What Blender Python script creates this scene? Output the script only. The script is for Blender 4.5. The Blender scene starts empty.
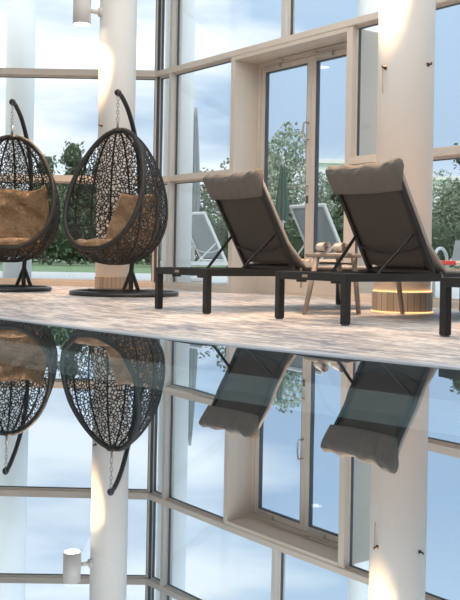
import bpy, bmesh, math, random
import numpy as np
from mathutils import Vector, Matrix
R = math.radians
sc = bpy.context.scene
col = sc.collection

# ---------------------------------------------------------------- camera
cam_d = bpy.data.cameras.new('camera')
cam = bpy.data.objects.new('camera', cam_d); col.objects.link(cam)
cam_d.sensor_fit = 'HORIZONTAL'; cam_d.sensor_width = 36.0
cam_d.lens = 36.0 * 950 / 460
cam_d.shift_x = -0.8 / 460; cam_d.shift_y = -45 / 460
cam_d.clip_start = 0.05; cam_d.clip_end = 500
cam.location = (0, 0, 0.42); cam.rotation_euler = (R(90), R(-1.0), 0)
sc.camera = cam

# ---------------------------------------------------------------- exposure
vs = sc.view_settings
vs.view_transform = 'Standard'; vs.look = 'None'; vs.exposure = 0.15; vs.gamma = 1.0; vs.use_curve_mapping = False

# ---------------------------------------------------------------- node helpers
class NT:
    def __init__(s, tree): s.t = tree; s.n = tree.nodes; s.l = tree.links
    def node(s, kind, **kw):
        n = s.n.new(kind)
        for k, v in kw.items():
            if k.startswith('_'): n.inputs[k[1:].replace('_', ' ')].default_value = v
            else: setattr(n, k, v)
        return n
    def link(s, a, b): s.l.new(a, b)
    def math(s, op, a, b=0.0, c=None, clamp=False):
        n = s.node('ShaderNodeMath', operation=op, use_clamp=clamp)
        for i, v in enumerate((a, b, c)):
            if v is None: continue
            if isinstance(v, (int, float)): n.inputs[i].default_value = v
            else: s.link(v, n.inputs[i])
        return n.outputs[0]
    def mix(s, fac, a, b, blend='MIX'):
        n = s.node('ShaderNodeMix', data_type='RGBA', blend_type=blend)
        for sock, v in ((n.inputs[0], fac), (n.inputs[6], a), (n.inputs[7], b)):
            if isinstance(v, (int, float)): sock.default_value = v
            elif isinstance(v, tuple): sock.default_value = (*v[:3], 1)
            else: s.link(v, sock)
        return n.outputs[2]
    def ramp(s, fac, stops, interp='LINEAR'):
        n = s.node('ShaderNodeValToRGB'); n.color_ramp.interpolation = interp
        e = n.color_ramp.elements
        while len(e) < len(stops): e.new(0.5)
        for i, (p, c) in enumerate(stops):
            e[i].position = p; e[i].color = (*c, 1) if isinstance(c, tuple) else (c, c, c, 1)
        s.link(fac, n.inputs[0]); return n.outputs[0]

# ---------------------------------------------------------------- sky
wd = bpy.data.worlds.new('sky'); sc.world = wd; wd.use_nodes = True
T = NT(wd.node_tree); T.n.clear()
tc = T.node('ShaderNodeTexCoord'); sep = T.node('ShaderNodeSeparateXYZ'); T.link(tc.outputs['Generated'], sep.inputs[0])
grad = T.ramp(sep.outputs[2], [(0.0, (0.80, 0.84, 0.87)), (0.06, (0.60, 0.69, 0.79)), (0.12, (0.36, 0.47, 0.62)), (0.24, (0.38, 0.51, 0.68)), (0.34, (0.50, 0.63, 0.77)), (1.0, (0.42, 0.58, 0.78))])
mp = T.node('ShaderNodeMapping'); mp.inputs['Scale'].default_value = (1.3, 1.3, 5.0); mp.inputs['Location'].default_value = (3.4, 1.0, 0.6)
T.link(tc.outputs['Generated'], mp.inputs[0])
nz = T.node('ShaderNodeTexNoise', _Scale=2.6, _Detail=5.0, _Roughness=0.52); T.link(mp.outputs[0], nz.inputs['Vector'])
cl = T.ramp(T.math('SUBTRACT', nz.outputs[0], T.math('MULTIPLY', T.math('ADD', sep.outputs[0], 0.02), 0.75)), [(0.42, 0.0), (0.68, 0.92)])
skyc = T.mix(cl, grad, (0.93, 0.95, 0.97))
bg = T.node('ShaderNodeBackground'); bg.inputs[1].default_value = 1.3; T.link(skyc, bg.inputs[0])
wo = T.node('ShaderNodeOutputWorld'); T.link(bg.outputs[0], wo.inputs[0])

sd_ = bpy.data.lights.new('hazy_sun', 'SUN'); sd_.energy = 1.6; sd_.angle = R(35); sd_.color = (1.0, 0.98, 0.95)
so_ = bpy.data.objects.new('hazy_sun', sd_); so_.rotation_euler = (R(42), 0, R(25)); col.objects.link(so_)
# ---------------------------------------------------------------- room fill (unseen area lights added under the ceiling)
def area(name, loc, size, energy, color, rot=(0, 0, 0)):
    d = bpy.data.lights.new(name, 'AREA'); d.shape = 'RECTANGLE'; d.size, d.size_y = size; d.energy = energy; d.color = color
    o = bpy.data.objects.new(name, d); o.location = loc; o.rotation_euler = rot; col.objects.link(o); return o
area('ceiling_fill', (0.0, 6.0, 4.85), (5.0, 6.0), 210, (1.0, 0.97, 0.93))  # added fill over the deck, not an actual fitting
area('hall_ceiling_fill', (0.0, -1.0, 4.85), (6.0, 4.0), 210, (1.0, 0.98, 0.95))  # added fill behind the camera, not an actual fitting

# ---------------------------------------------------------------- materials
def principled(name, color, rough=0.5, metal=0.0, spec=0.5, build=None, sheen=0.0):
    m = bpy.data.materials.new(name); m.use_nodes = True
    t = NT(m.node_tree); b = t.n['Principled BSDF']
    b.inputs['Base Color'].default_value = (*color, 1); b.inputs['Roughness'].default_value = rough
    b.inputs['Metallic'].default_value = metal; b.inputs['Specular IOR Level'].default_value = spec
    if sheen: b.inputs['Sheen Weight'].default_value = sheen
    if build: build(t, b)
    return m
def noisy(amount=0.12, scale=8.0, bump=0.0, bscale=60.0, color=None):
    def f(t, b):
        tc = t.node('ShaderNodeTexCoord')
        n = t.node('ShaderNodeTexNoise', _Scale=scale, _Detail=4.0); t.link(tc.outputs['Object'], n.inputs['Vector'])
        c = b.inputs['Base Color'].default_value[:3]
        d = tuple(x * (1 - amount) for x in c); l = tuple(min(1, x * (1 + amount)) for x in c)
        t.link(t.mix(n.outputs[0], d, l), b.inputs['Base Color'])
        if bump:
            n2 = t.node('ShaderNodeTexNoise', _Scale=bscale, _Detail=3.0); t.link(tc.outputs['Object'], n2.inputs['Vector'])
            bp = t.node('ShaderNodeBump', _Strength=min(bump, 1.0), _Distance=0.01 if bump < 1 else 0.09); t.link(n2.outputs[0], bp.inputs['Height'])
            t.link(bp.outputs[0], b.inputs['Normal'])
    return f
def floor_build(t, b):
    geo = t.node('ShaderNodeNewGeometry')
    mp = t.node('ShaderNodeMapping'); mp.inputs['Rotation'].default_value = (0, 0, R(53)); t.link(geo.outputs['Position'], mp.inputs[0])
    br = t.node('ShaderNodeTexBrick', _Scale=1.0, _Mortar_Size=0.0025, _Bias=0.0, _Brick_Width=0.11, _Row_Height=0.028, offset=0.4)
    br.inputs['Color1'].default_value = (0, 0, 0, 1); br.inputs['Color2'].default_value = (1, 1, 1, 1); br.inputs['Mortar'].default_value = (0.5, 0.5, 0.5, 1)
    t.link(mp.outputs[0], br.inputs['Vector'])
    br2 = t.node('ShaderNodeTexBrick', _Scale=1.0, _Mortar_Size=0.002, _Bias=0.1, _Brick_Width=0.23, _Row_Height=0.056, offset=0.3)
    br2.inputs['Color1'].default_value = (0, 0, 0, 1); br2.inputs['Color2'].default_value = (1, 1, 1, 1); br2.inputs['Mortar'].default_value = (0.5, 0.5, 0.5, 1)
    t.link(mp.outputs[0], br2.inputs['Vector'])
    n1 = t.node('ShaderNodeTexNoise', _Scale=1.7, _Detail=3.0); t.link(mp.outputs[0], n1.inputs['Vector'])
    n2 = t.node('ShaderNodeTexNoise', _Scale=22.0, _Detail=4.0); t.link(mp.outputs[0], n2.inputs['Vector'])
    v = t.math('ADD', t.math('MULTIPLY', br.outputs[0], 0.40), t.math('MULTIPLY', br2.outputs[0], 0.22))
    v = t.math('ADD', v, t.math('MULTIPLY', t.math('SUBTRACT', t.math('MULTIPLY', n1.outputs[0], 2.0), 0.5), 0.38)); v = t.math('ADD', v, t.math('MULTIPLY', t.math('SUBTRACT', n2.outputs[0], 0.5), 0.5))
    c = t.ramp(v, [(0.22, (0.15, 0.17, 0.23)), (0.36, (0.33, 0.33, 0.37)), (0.46, (0.50, 0.45, 0.42)), (0.58, (0.62, 0.55, 0.51)), (0.74, (0.84, 0.80, 0.77))])
    t.link(c, b.inputs['Base Color'])
    bp = t.node('ShaderNodeBump', _Strength=0.3, _Distance=0.004); t.link(v, bp.inputs['Height']); t.link(bp.outputs[0], b.inputs['Normal'])
M = {}
M['floor'] = principled('mosaic stone deck', (0.5, 0.45, 0.4), 0.42, build=floor_build)
M['frame'] = principled('beige powder coated aluminium', (0.68, 0.60, 0.525), 0.45, build=noisy(0.04, 3))
M['frame_grey'] = principled('grey aluminium mullion', (0.64, 0.62, 0.59), 0.4, build=noisy(0.04, 3))
M['gasket'] = principled('dark window gasket', (0.07, 0.08, 0.10), 0.5, build=noisy(0.1, 9))
M['reveal'] = principled('pale door reveal', (0.66, 0.58, 0.50), 0.5, build=noisy(0.03, 2))
M['plaster'] = principled('white painted plaster', (0.84, 0.82, 0.79), 0.6, build=noisy(0.03, 2.5, 0.05, 30))
M['plaster_out'] = principled('white outdoor render', (0.93, 0.94, 0.93), 0.7, build=noisy(0.04, 2.5))
M['ceiling'] = principled('white ceiling', (0.82, 0.80, 0.77), 0.8, build=noisy(0.02, 1))
def cladding(t, b):
    tc = t.node('ShaderNodeTexCoord'); sp = t.node('ShaderNodeSeparateXYZ'); t.link(tc.outputs['Object'], sp.inputs[0])
    an = t.math('MULTIPLY', t.math('ADD', t.math('ARCTAN2', sp.outputs[1], sp.outputs[0]), math.pi), 28 / (2 * math.pi))
    fr = t.math('FRACT', an); g = t.math('GREATER_THAN', t.math('ABSOLUTE', t.math('SUBTRACT', fr, 0.5)), 0.455)
    wn = t.node('ShaderNodeTexWhiteNoise', noise_dimensions='1D'); t.link(t.math('FLOOR', an), wn.inputs['W'])
    c = t.mix(wn.outputs[0], (0.42, 0.33, 0.25), (0.56, 0.45, 0.35)); t.link(t.mix(g, c, (0.20, 0.15, 0.11)), b.inputs['Base Color'])
M['cladding'] = principled('wood board column base', (0.5, 0.4, 0.3), 0.6, build=cladding)
M['rattan'] = principled('dark rattan', (0.018, 0.016, 0.015), 0.33, build=noisy(0.4, 30))
M['rattan_rim'] = principled('dark wrapped rattan rim', (0.022, 0.019, 0.017), 0.5, build=noisy(0.3, 60, 0.4, 120))
M['black_steel'] = principled('black coated steel', (0.028, 0.029, 0.032), 0.35, build=noisy(0.1, 20))
M['chain'] = principled('galvanised chain', (0.45, 0.45, 0.45), 0.35, 0.9, build=noisy(0.1, 40))
M['tan'] = principled('tan gold cushion fabric', (0.31, 0.19, 0.10), 0.55, sheen=0.2, build=noisy(0.16, 7, 1.0, 7))
M['alu_dark'] = principled('anthracite aluminium', (0.020, 0.0195, 0.019), 0.5, 0, 0.35, build=noisy(0.08, 15))
M['sling'] = principled('brown grey textile sling', (0.062, 0.053, 0.047), 0.75, build=noisy(0.08, 25, 0.2, 300))
M['pad'] = principled('greige outdoor pad fabric', (0.40, 0.36, 0.325), 0.85, build=noisy(0.08, 10, 0.3, 25))
M['hood'] = principled('taupe headrest cover fabric', (0.15, 0.134, 0.120), 0.8, build=noisy(0.12, 9, 0.4, 14))
M['badge'] = principled('bronze badge', (0.45, 0.36, 0.27), 0.35, 0.6, build=noisy(0.1, 50))
M['bronze'] = principled('dark bronze', (0.10, 0.07, 0.05), 0.4, 0.5, build=noisy(0.1, 30))
M['wood'] = principled('weathered teak', (0.30, 0.25, 0.205), 0.6, build=noisy(0.2, 25))
M['steel'] = principled('brushed steel', (0.6, 0.57, 0.53), 0.3, 0.9, build=noisy(0.05, 30))
M['white_metal'] = principled('white coated metal', (0.85, 0.86, 0.86), 0.4, build=noisy(0.03, 20))
M['lamp_white'] = principled('white lamp housing', (0.72, 0.69, 0.66), 0.45, build=noisy(0.03, 20))
M['mesh_grey'] = principled('grey outdoor sling', (0.36, 0.40, 0.42), 0.8, build=noisy(0.08, 30))
M['parasol'] = principled('grey parasol cloth', (0.24, 0.27, 0.27), 0.8, build=noisy(0.2, 12))
M['parasol_green'] = principled('dark green parasol cloth', (0.07, 0.12, 0.09), 0.8, build=noisy(0.2, 12))
M['grass'] = principled('lawn', (0.20, 0.29, 0.14), 0.9, build=noisy(0.25, 1.5))
M['paving'] = principled('pale terrace paving', (0.62, 0.62, 0.60), 0.8, build=noisy(0.08, 1.2))
M['bark'] = principled('bark', (0.16, 0.12, 0.09), 0.9, build=noisy(0.3, 10))
def leafmat(name, a, b_):
    def f(t, b):
        g = t.node('ShaderNodeNewGeometry'); t.link(t.mix(g.outputs['Random Per Island'], a, b_), b.inputs['Base Color'])
    return principled(name, a, 0.7, build=f)
M['leaf_dark'] = leafmat('hedge leaves', (0.035, 0.060, 0.028), (0.11, 0.16, 0.08))
M['leaf_mid'] = leafmat('tree leaves', (0.09, 0.13, 0.07), (0.24, 0.30, 0.17))
M['leaf_pale'] = leafmat('pale olive leaves', (0.17, 0.22, 0.14), (0.38, 0.44, 0.32))
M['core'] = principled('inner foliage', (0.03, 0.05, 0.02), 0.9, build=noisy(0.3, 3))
def stripes(t, b):
    tc = t.node('ShaderNodeTexCoord'); sp = t.node('ShaderNodeSeparateXYZ'); t.link(tc.outputs['Object'], sp.inputs[0])
    fr = t.math('FRACT', t.math('MULTIPLY', sp.outputs[1], 11.0)); t.link(t.mix(t.math('GREATER_THAN', fr, 0.55), (0.78, 0.74, 0.70), (0.52, 0.08, 0.08)), b.inputs['Base Color'])
M['towel_red'] = principled('red and white striped towel', (0.7, 0.6, 0.6), 0.95, build=stripes)
def stripes2(t, b):
    tc = t.node('ShaderNodeTexCoord'); sp = t.node('ShaderNodeSeparateXYZ'); t.link(tc.outputs['Object'], sp.inputs[0])
    fr = t.math('FRACT', t.math('MULTIPLY', sp.outputs[0], 14.0)); t.link(t.mix(t.math('GREATER_THAN', fr, 0.7), (0.74, 0.68, 0.62), (0.42, 0.26, 0.22)), b.inputs['Base Color'])
M['towel_beige'] = principled('cream striped towel', (0.7, 0.65, 0.6), 0.95, build=stripes2)
def emit(name, c, s):
    m = bpy.data.materials.new(name); m.use_nodes = True; t = NT(m.node_tree); t.n.clear()
    e = t.node('ShaderNodeEmission'); e.inputs[0].default_value = (*c, 1); e.inputs[1].default_value = s
    o = t.node('ShaderNodeOutputMaterial'); t.link(e.outputs[0], o.inputs[0]); return m
M['glow'] = emit('lamp glow', (1.0, 0.86, 0.66), 9.0)
M['downlight'] = emit('downlight glow', (1.0, 0.95, 0.88), 10.0)
M['strip'] = emit('warm strip glow', (1.0, 0.50, 0.20), 2.2)
def schlick(t, f0, normal=None):
    g = t.node('ShaderNodeNewGeometry'); d = t.node('ShaderNodeVectorMath', operation='DOT_PRODUCT')
    t.link(g.outputs['Incoming'], d.inputs[0]); t.link(normal or g.outputs['Normal'], d.inputs[1])
    c = t.math('SUBTRACT', 1.0, t.math('ABSOLUTE', d.outputs['Value']), clamp=True)
    return t.math('ADD', t.math('MULTIPLY', t.math('POWER', c, 5.0), 1 - f0), f0, clamp=True)
def glass():
    m = bpy.data.materials.new('window glass'); m.use_nodes = True; t = NT(m.node_tree); t.n.clear()
    tr = t.node('ShaderNodeBsdfTransparent'); tr.inputs[0].default_value = (0.955, 0.975, 0.975, 1)
    gl = t.node('ShaderNodeBsdfGlossy'); gl.inputs['Roughness'].default_value = 0.0
    lw = schlick(t, 0.035)
    mx = t.node('ShaderNodeMixShader'); t.link(lw, mx.inputs[0])
    t.link(tr.outputs[0], mx.inputs[1]); t.link(gl.outputs[0], mx.inputs[2])
    o = t.node('ShaderNodeOutputMaterial'); t.link(mx.outputs[0], o.inputs[0]); return m
M['glass'] = glass()
def water():
    m = bpy.data.materials.new('pool water'); m.use_nodes = True; t = NT(m.node_tree); t.n.clear()
    geo = t.node('ShaderNodeNewGeometry')
    mp = t.node('ShaderNodeMapping'); mp.inputs['Rotation'].default_value = (0, 0, R(40)); mp.inputs['Scale'].default_value = (0.45, 1.0, 1.0); t.link(geo.outputs['Position'], mp.inputs[0])
    n = t.node('ShaderNodeTexNoise', _Scale=1.1, _Detail=0.6, _Roughness=0.35); t.link(mp.outputs[0], n.inputs['Vector'])
    bp = t.node('ShaderNodeBump', _Strength=0.06, _Distance=0.05); t.link(n.outputs[0], bp.inputs['Height'])
    gl = t.node('ShaderNodeBsdfGlossy'); gl.inputs['Roughness'].default_value = 0.0; gl.inputs[0].default_value = (0.88, 0.94, 1.0, 1); t.link(bp.outputs[0], gl.inputs['Normal'])
    tr = t.node('ShaderNodeBsdfTransparent'); tr.inputs[0].default_value = (0.74, 0.86, 0.90, 1)
    fr = t.node('ShaderNodeFresnel', _IOR=1.6); t.link(bp.outputs[0], fr.inputs['Normal'])
    fac = t.math('MAXIMUM', t.math('MULTIPLY', fr.outputs[0], 1.05), 0.52)
    fac = t.math('MINIMUM', t.math('ADD', t.math('MULTIPLY', fr.outputs[0], 0.5), 0.32), 1.0)
    mx = t.node('ShaderNodeMixShader'); t.link(fac, mx.inputs[0]); t.link(tr.outputs[0], mx.inputs[1]); t.link(gl.outputs[0], mx.inputs[2])
    o = t.node('ShaderNodeOutputMaterial'); t.link(mx.outputs[0], o.inputs[0]); return m
M['water'] = water()
def tiles(name, a, b_):
    def f(t, b):
        geo = t.node('ShaderNodeNewGeometry'); br = t.node('ShaderNodeTexBrick', _Scale=1.0, _Mortar_Size=0.003, _Brick_Width=0.05, _Row_Height=0.05, offset=0.0)
        br.inputs['Color1'].default_value = (*a, 1); br.inputs['Color2'].default_value = (*b_, 1); br.inputs['Mortar'].default_value = (0.5, 0.6, 0.6, 1)
        t.link(geo.outputs['Position'], br.inputs['Vector']); t.link(br.outputs[0], b.inputs['Base Color'])
    return principled(name, a, 0.4, build=f)
M['tile_dark'] = principled('dark pool wall', (0.02, 0.045, 0.055), 0.5, build=noisy(0.2, 3))
M['tile_light'] = tiles('pale pool tile', (0.52, 0.56, 0.55), (0.62, 0.65, 0.63))
M['tile_mid'] = principled('teal pool wall', (0.05, 0.15, 0.18), 0.5, build=noisy(0.2, 3))
M['rim'] = principled('pale pool rim', (0.50, 0.53, 0.58), 0.3, build=noisy(0.05, 5))

# ---------------------------------------------------------------- mesh helpers
def new_obj(name, bm, mat, parent=None, smooth=False, loc=None):
    me = bpy.data.meshes.new(name)
    bm.normal_update(); bm.to_mesh(me); bm.free()
    if smooth:
        for p in me.polygons: p.use_smooth = True
    me.materials.append(M[mat] if isinstance(mat, str) else mat)
    o = bpy.data.objects.new(name, me); col.objects.link(o)
    if parent: o.parent = parent
    if loc: o.location = loc
    return o
def tag(o, label=None, cat=None, group=None, kind=None):
    if label: o['label'] = label
    if cat: o['category'] = cat
    if group: o['group'] = group
    if kind: o['kind'] = kind
    return o
def empty(name, loc=(0, 0, 0), rz=0, **kw):
    o = bpy.data.objects.new(name, None); o.location = loc; o.rotation_euler = (0, 0, rz); o.empty_display_size = 0.1
    col.objects.link(o); return tag(o, **kw)
def add_box(bm, x0, x1, y0, y1, z0, z1, mtx=None, bevel=0.0):
    vs_ = [Vector((x, y, z)) for z in (z0, z1) for y in (y0, y1) for x in (x0, x1)]
    if mtx: vs_ = [mtx @ v for v in vs_]
    v = [bm.verts.new(p) for p in vs_]
    fs = [bm.faces.new([v[i] for i in f]) for f in ((0, 2, 3, 1), (4, 5, 7, 6), (0, 1, 5, 4), (2, 6, 7, 3), (0, 4, 6, 2), (1, 3, 7, 5))]
    if bevel:
        es = list({e for f in fs for e in f.edges})
        bmesh.ops.bevel(bm, geom=es, offset=bevel, segments=2, profile=0.7, affect='EDGES')
def frames(pts, closed):
    n = len(pts); out = []; up = Vector((0.123, 0.31, 0.94)).normalized()
    prev = None
    for i in range(n):
        a = pts[i - 1] if (i or closed) else pts[0]; b = pts[(i + 1) % n] if (i < n - 1 or closed) else pts[-1]
        t = (b - a).normalized()
        if prev is None:
            s = t.cross(up)
            if s.length < 1e-3: s = t.cross(Vector((1, 0, 0)))
            s.normalize()
        else:
            s = prev - t * prev.dot(t); s.normalize()
        prev = s; out.append((t, s, t.cross(s)))
    return out
def add_tube(bm, pts, r, seg=8, closed=False, ry=None, cap=True):
    pts = [Vector(p) for p in pts]; fr = frames(pts, closed); n = len(pts); rings = []
    for i, p in enumerate(pts):
        rr = r[i] if isinstance(r, (list, tuple)) else r; r2 = rr if ry is None else ry
        t, s, u = fr[i]
        rings.append([bm.verts.new(p + s * (rr * math.cos(2 * math.pi * k / seg)) + u * (r2 * math.sin(2 * math.pi * k / seg))) for k in range(seg)])
    for i in range(n if closed else n - 1):
        A, B = rings[i], rings[(i + 1) % n]; off = 0
        if closed and i == n - 1:
            off = min(range(seg), key=lambda q: sum((A[k].co - B[(k + q) % seg].co).length for k in range(seg)))
        for k in range(seg):
            bm.faces.new((A[k], A[(k + 1) % seg], B[(k + 1 + off) % seg], B[(k + off) % seg]))
    if not closed and cap:
        bm.faces.new(rings[0][::-1]); bm.faces.new(rings[-1])
def add_bar(bm, a, b, w, h, up=(0, 0, 1), bevel=0.0):
    a, b = Vector(a), Vector(b); t = (b - a).normalized(); s = t.cross(Vector(up)).normalized(); u = s.cross(t)
    m = Matrix((s, t, u)).transposed().to_4x4(); m.translation = a
    add_box(bm, -w / 2, w / 2, 0, (b - a).length, -h / 2, h / 2, m, bevel)
def add_lathe(bm, prof, seg=32, cx=0, cy=0):
    rings = [[bm.verts.new((cx + r * math.cos(2 * math.pi * k / seg), cy + r * math.sin(2 * math.pi * k / seg), z)) for k in range(seg)] for r, z in prof]
    for A, B in zip(rings, rings[1:]):
        for k in range(seg): bm.faces.new((A[k], A[(k + 1) % seg], B[(k + 1) % seg], B[k]))
    bm.faces.new(rings[0][::-1]); bm.faces.new(rings[-1])
def add_prism(bm, poly, z0, z1):
    a = [bm.verts.new((x, y, z0)) for x, y in poly]; b = [bm.verts.new((x, y, z1)) for x, y in poly]; n = len(poly)
    bm.faces.new(a[::-1]); bm.faces.new(b)
    for i in range(n): bm.faces.new((a[i], a[(i + 1) % n], b[(i + 1) % n], b[i]))
def add_grid(bm, f, nu, nv, closed_u=False):
    g = [[bm.verts.new(f(i / (nu if closed_u else nu - 1), j / (nv - 1))) for j in range(nv)] for i in range(nu)]
    for i in range(nu if closed_u else nu - 1):
        for j in range(nv - 1):
            bm.faces.new((g[i][j], g[(i + 1) % nu][j], g[(i + 1) % nu][j + 1], g[i][j + 1]))
    return g
def copy_tree(o, parent=None):
    c = o.copy(); col.objects.link(c); c.parent = parent
    for ch in list(o.children): copy_tree(ch, c)
    return c
BM = bmesh.new

# ---------------------------------------------------------------- layout
U = Vector((0.599, -0.801, 0)); V = Vector((0.801, 0.599, 0))       # along the long glazed wall, and out through it
P0 = Vector((-0.72, 11.59, 0))
BACKY = 11.87
wall_m = Matrix((U, V, Vector((0, 0, 1)))).transposed().to_4x4(); wall_m.translation = P0    # local x along wall, y outward
wall_rz = math.atan2(U.y, U.x)
EDGE = [(-6.0, 10.3), (-3.2, 7.25), (-1.255, 5.19), (-0.75, 4.64), (-0.31, 4.17), (0.0, 3.87), (0.40, 3.52), (0.78, 3.19), (1.5, 2.52), (3.5, 0.65), (6.2, -1.9)]
# floor
b = BM(); add_prism(b, EDGE + [(6.2, 5.0), (4.6, 5.0), (-0.75, 12.27), (-1.0, 12.05), (-6.5, 12.05), (-6.5, 10.3)], -0.25, 0.0)
tag(new_obj('floor', b, 'floor'), 'beige and blue grey mosaic stone pool deck', kind='structure')
# ceiling
b = BM(); add_prism(b, [(-6.7, -6.2), (7.2, -6.2), (7.2, 5.62), (4.35, 5.5), (-0.72, 12.2), (-6.7, 12.2)], 5.0, 5.2)
tag(new_obj('ceiling', b, 'ceiling'), kind='structure')
for nm, bxs in (('wall_rear', (-6.7, 7.2, -6.2, -6.0)), ('wall_left', (-6.7, -6.5, -6.0, 11.80)), ('wall_right', (6.2, 6.4, -6.0, 5.0)), ('wall_end', (4.3, 6.4, 5.0, 5.2))):
    b = BM(); add_box(b, *bxs, -1.5, 5.0); tag(new_obj(nm, b, 'plaster'), 'plain plaster wall of the pool hall', kind='structure')
# pool
def offset_edge(d):
    n = len(EDGE); out = []
    for i in range(n):
        a = Vector(EDGE[max(i - 1, 0)]); c = Vector(EDGE[min(i + 1, n - 1)]); t = (c - a).normalized(); nn = Vector((t.y, -t.x))
        p = Vector(EDGE[i]) + nn * d; out.append((p.x, p.y))
    return out
def strip(bm, d0, d1, z0, z1):
    add_strip = offset_edge(d0), offset_edge(d1)
    A, B = add_strip
    for i in range(len(A) - 1):
        v = [bm.verts.new((*q, z)) for z in (z0, z1) for q in (A[i], A[i + 1], B[i + 1], B[i])]
        for f in ((3, 2, 1, 0), (4, 5, 6, 7), (0, 1, 5, 4), (2, 3, 7, 6), (1, 2, 6, 5), (3, 0, 4, 7)): bm.faces.new([v[k] for k in f])
b = BM(); strip(b, -0.07, 0.0, -0.2, 0.054)
tag(new_obj('trim_1', b, 'rim'), 'pale raised rim along the edge of the pool', kind='structure')
pb = empty('pool_basin', label='tiled pool basin with a pale submerged ledge', kind='structure')
b = BM(); strip(b, 0.0, 0.24, -0.70, -0.10); strip(b, 0.24, 0.60, -0.70, -0.051); new_obj('upper_wall', b, 'tile_dark', pb)
b = BM(); strip(b, 0.24, 0.60, -0.05, -0.02); new_obj('ledge', b, 'tile_light', pb)
b = BM(); strip(b, 0.0, 0.605, -1.3, -0.701); new_obj('lower_wall', b, 'tile_mid', pb)
b = BM(); add_prism(b, EDGE + [(6.2, -6), (-6.5, -6), (-6.5, 10.3)], -1.5, -1.3); new_obj('pool_bottom', b, 'tile_light', pb)
b = BM(); poly = EDGE + [(6.2, -6), (-6.5, -6), (-6.5, 10.3)]
b.faces.new([b.verts.new((x, y, 0.05)) for x, y in poly])
tag(new_obj('pool_water', b, 'water'), 'still reflective water surface of the indoor pool', 'water', kind='stuff')

# ---------------------------------------------------------------- glazed walls
ZT = [(0.0, 0.06), (1.30, 1.36), (2.62, 2.685), (3.70, 3.77), (4.93, 5.0)]     # sill, transoms, head
trim_n = [2]; win_n = [1]
def trim(bm, mat, label=None, parent_m=None):
    o = new_obj('trim_%d' % trim_n[0], bm, mat); trim_n[0] += 1
    tag(o, label, kind='structure')
    if parent_m: o.matrix_world = parent_m
    return o
def window(x0, x1, m, levels, label, sash='frame', ytrans=0.0):
    w = empty('window_%d' % win_n[0], label=label, kind='structure'); win_n[0] += 1
    w.matrix_world = m
    for (z0, z1) in levels:
        b = BM(); f = 0.022
        for (a0, a1, c0, c1) in ((x0, x0 + f, z0, z1), (x1 - f, x1, z0, z1), (x0 + f, x1 - f, z0, z0 + f), (x0 + f, x1 - f, z1 - f, z1)):
            add_box(b, a0, a1, -0.012 + ytrans, 0.03 + ytrans, c0, c1)
        new_obj('window_frame', b, sash, w)
        b = BM(); g = 0.008
        for (a0, a1, c0, c1) in ((x0 + f, x0 + f + g, z0 + f, z1 - f), (x1 - f - g, x1 - f, z0 + f, z1 - f), (x0 + f, x1 - f, z1 - f - g, z1 - f)):
            add_box(b, a0, a1, -0.008 + ytrans, 0.02 + ytrans, c0, c1)
        new_obj('gasket', b, 'gasket', w)
        b = BM(); add_box(b, x0 + f, x1 - f, 0.0 + ytrans, 0.012 + ytrans, z0 + f, z1 - f); new_obj('pane', b, 'glass', w)
    return w
back_m = Matrix.Translation((0, BACKY, 0))
CX = -0.93
LV = [(0.06, 1.30), (1.36, 2.62), (2.685, 3.70), (3.77, 4.93)]
# back wall: transoms + mullions
for (z0, z1), nm in zip(ZT, ('sill', 'lower transom', 'upper transom', 'high transom', 'head')):
    b = BM(); add_box(b, -6.5, CX, -0.06, 0.07, z0, z1, bevel=0.003); trim(b, 'frame', 'beige %s of the back window wall' % nm, back_m)
bx = [-6.5, -4.15, -1.42, CX]
for x in bx[:-1]:
    b = BM(); add_box(b, x - 0.03, x + 0.03, -0.055, 0.07, 0.06, 5.0, bevel=0.003); trim(b, 'frame', None, back_m)
window(-6.47, -4.18, back_m, LV, 'far left bay of the back window wall')
window(-4.12, -1.45, back_m, LV, 'wide bay of the back window wall behind the hanging chairs')
window(-1.39, CX - 0.03, back_m, LV, 'narrow bay of the back window wall beside the corner')
# corner mullion
b = BM(); add_lathe(b, [(0.028, 0), (0.028, 5.0)], 16, CX, BACKY - 0.0); trim(b, 'gasket', 'corner mullion between the two window walls, its shade painted dark')  # shade on this mullion is put into its dark colour
# long wall: local coords along U (x) and V (y)
TD0, TD1, TN = 1.30, 3.09, 3.95
for (z0, z1), nm in zip(ZT, ('sill', 'lower transom', 'upper transom', 'high transom', 'head')):
    segs = [(-0.35, 8.2)]
    if nm in ('sill', 'lower transom'): segs = [(-0.33, TD0 - 0.03), (TD1 + 0.04, 8.2)]
    for s0, s1 in segs:
        b = BM(); add_box(b, s0, s1, -0.07 if nm != 'upper transom' else -0.075, 0.07, z0, z1, bevel=0.003)
        trim(b, 'frame', 'beige %s of the long window wall' % nm, wall_m)
for x, w, z0, mt in ((0.0, 0.028, 0.06, 'frame_grey'), (TD0 - 0.03, 0.035, 0.0, 'frame'), (TD1 + 0.03, 0.04, 0.0, 'frame'), (TN, 0.035, 0.06, 'frame'), (5.9, 0.035, 0.06, 'frame'), (8.2, 0.035, 0.0, 'frame')):
    b = BM(); add_box(b, x - w, x + w, -0.065, 0.075, z0, 5.0 if x != TD0 - 0.03 and x != TD1 + 0.03 else 2.62, bevel=0.003); trim(b, mt, None, wall_m)
b = BM(); add_box(b, 2.12 - 0.035, 2.12 + 0.035, -0.06, 0.07, 2.685, 5.0, bevel=0.003); trim(b, 'frame_grey', 'mullion above the double door', wall_m)
window(-0.32, -0.028, wall_m, LV, 'slim window bay at the corner of the long wall', 'frame_grey')
window(0.028, TD0 - 0.065, wall_m, LV[:2], 'window bay between corner and double door')
window(0.028, 2.085, wall_m, LV[2:], 'high window bay above the first bay')
window(2.155, TN - 0.035, wall_m, LV[2:], 'high window bay above the door')
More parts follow.
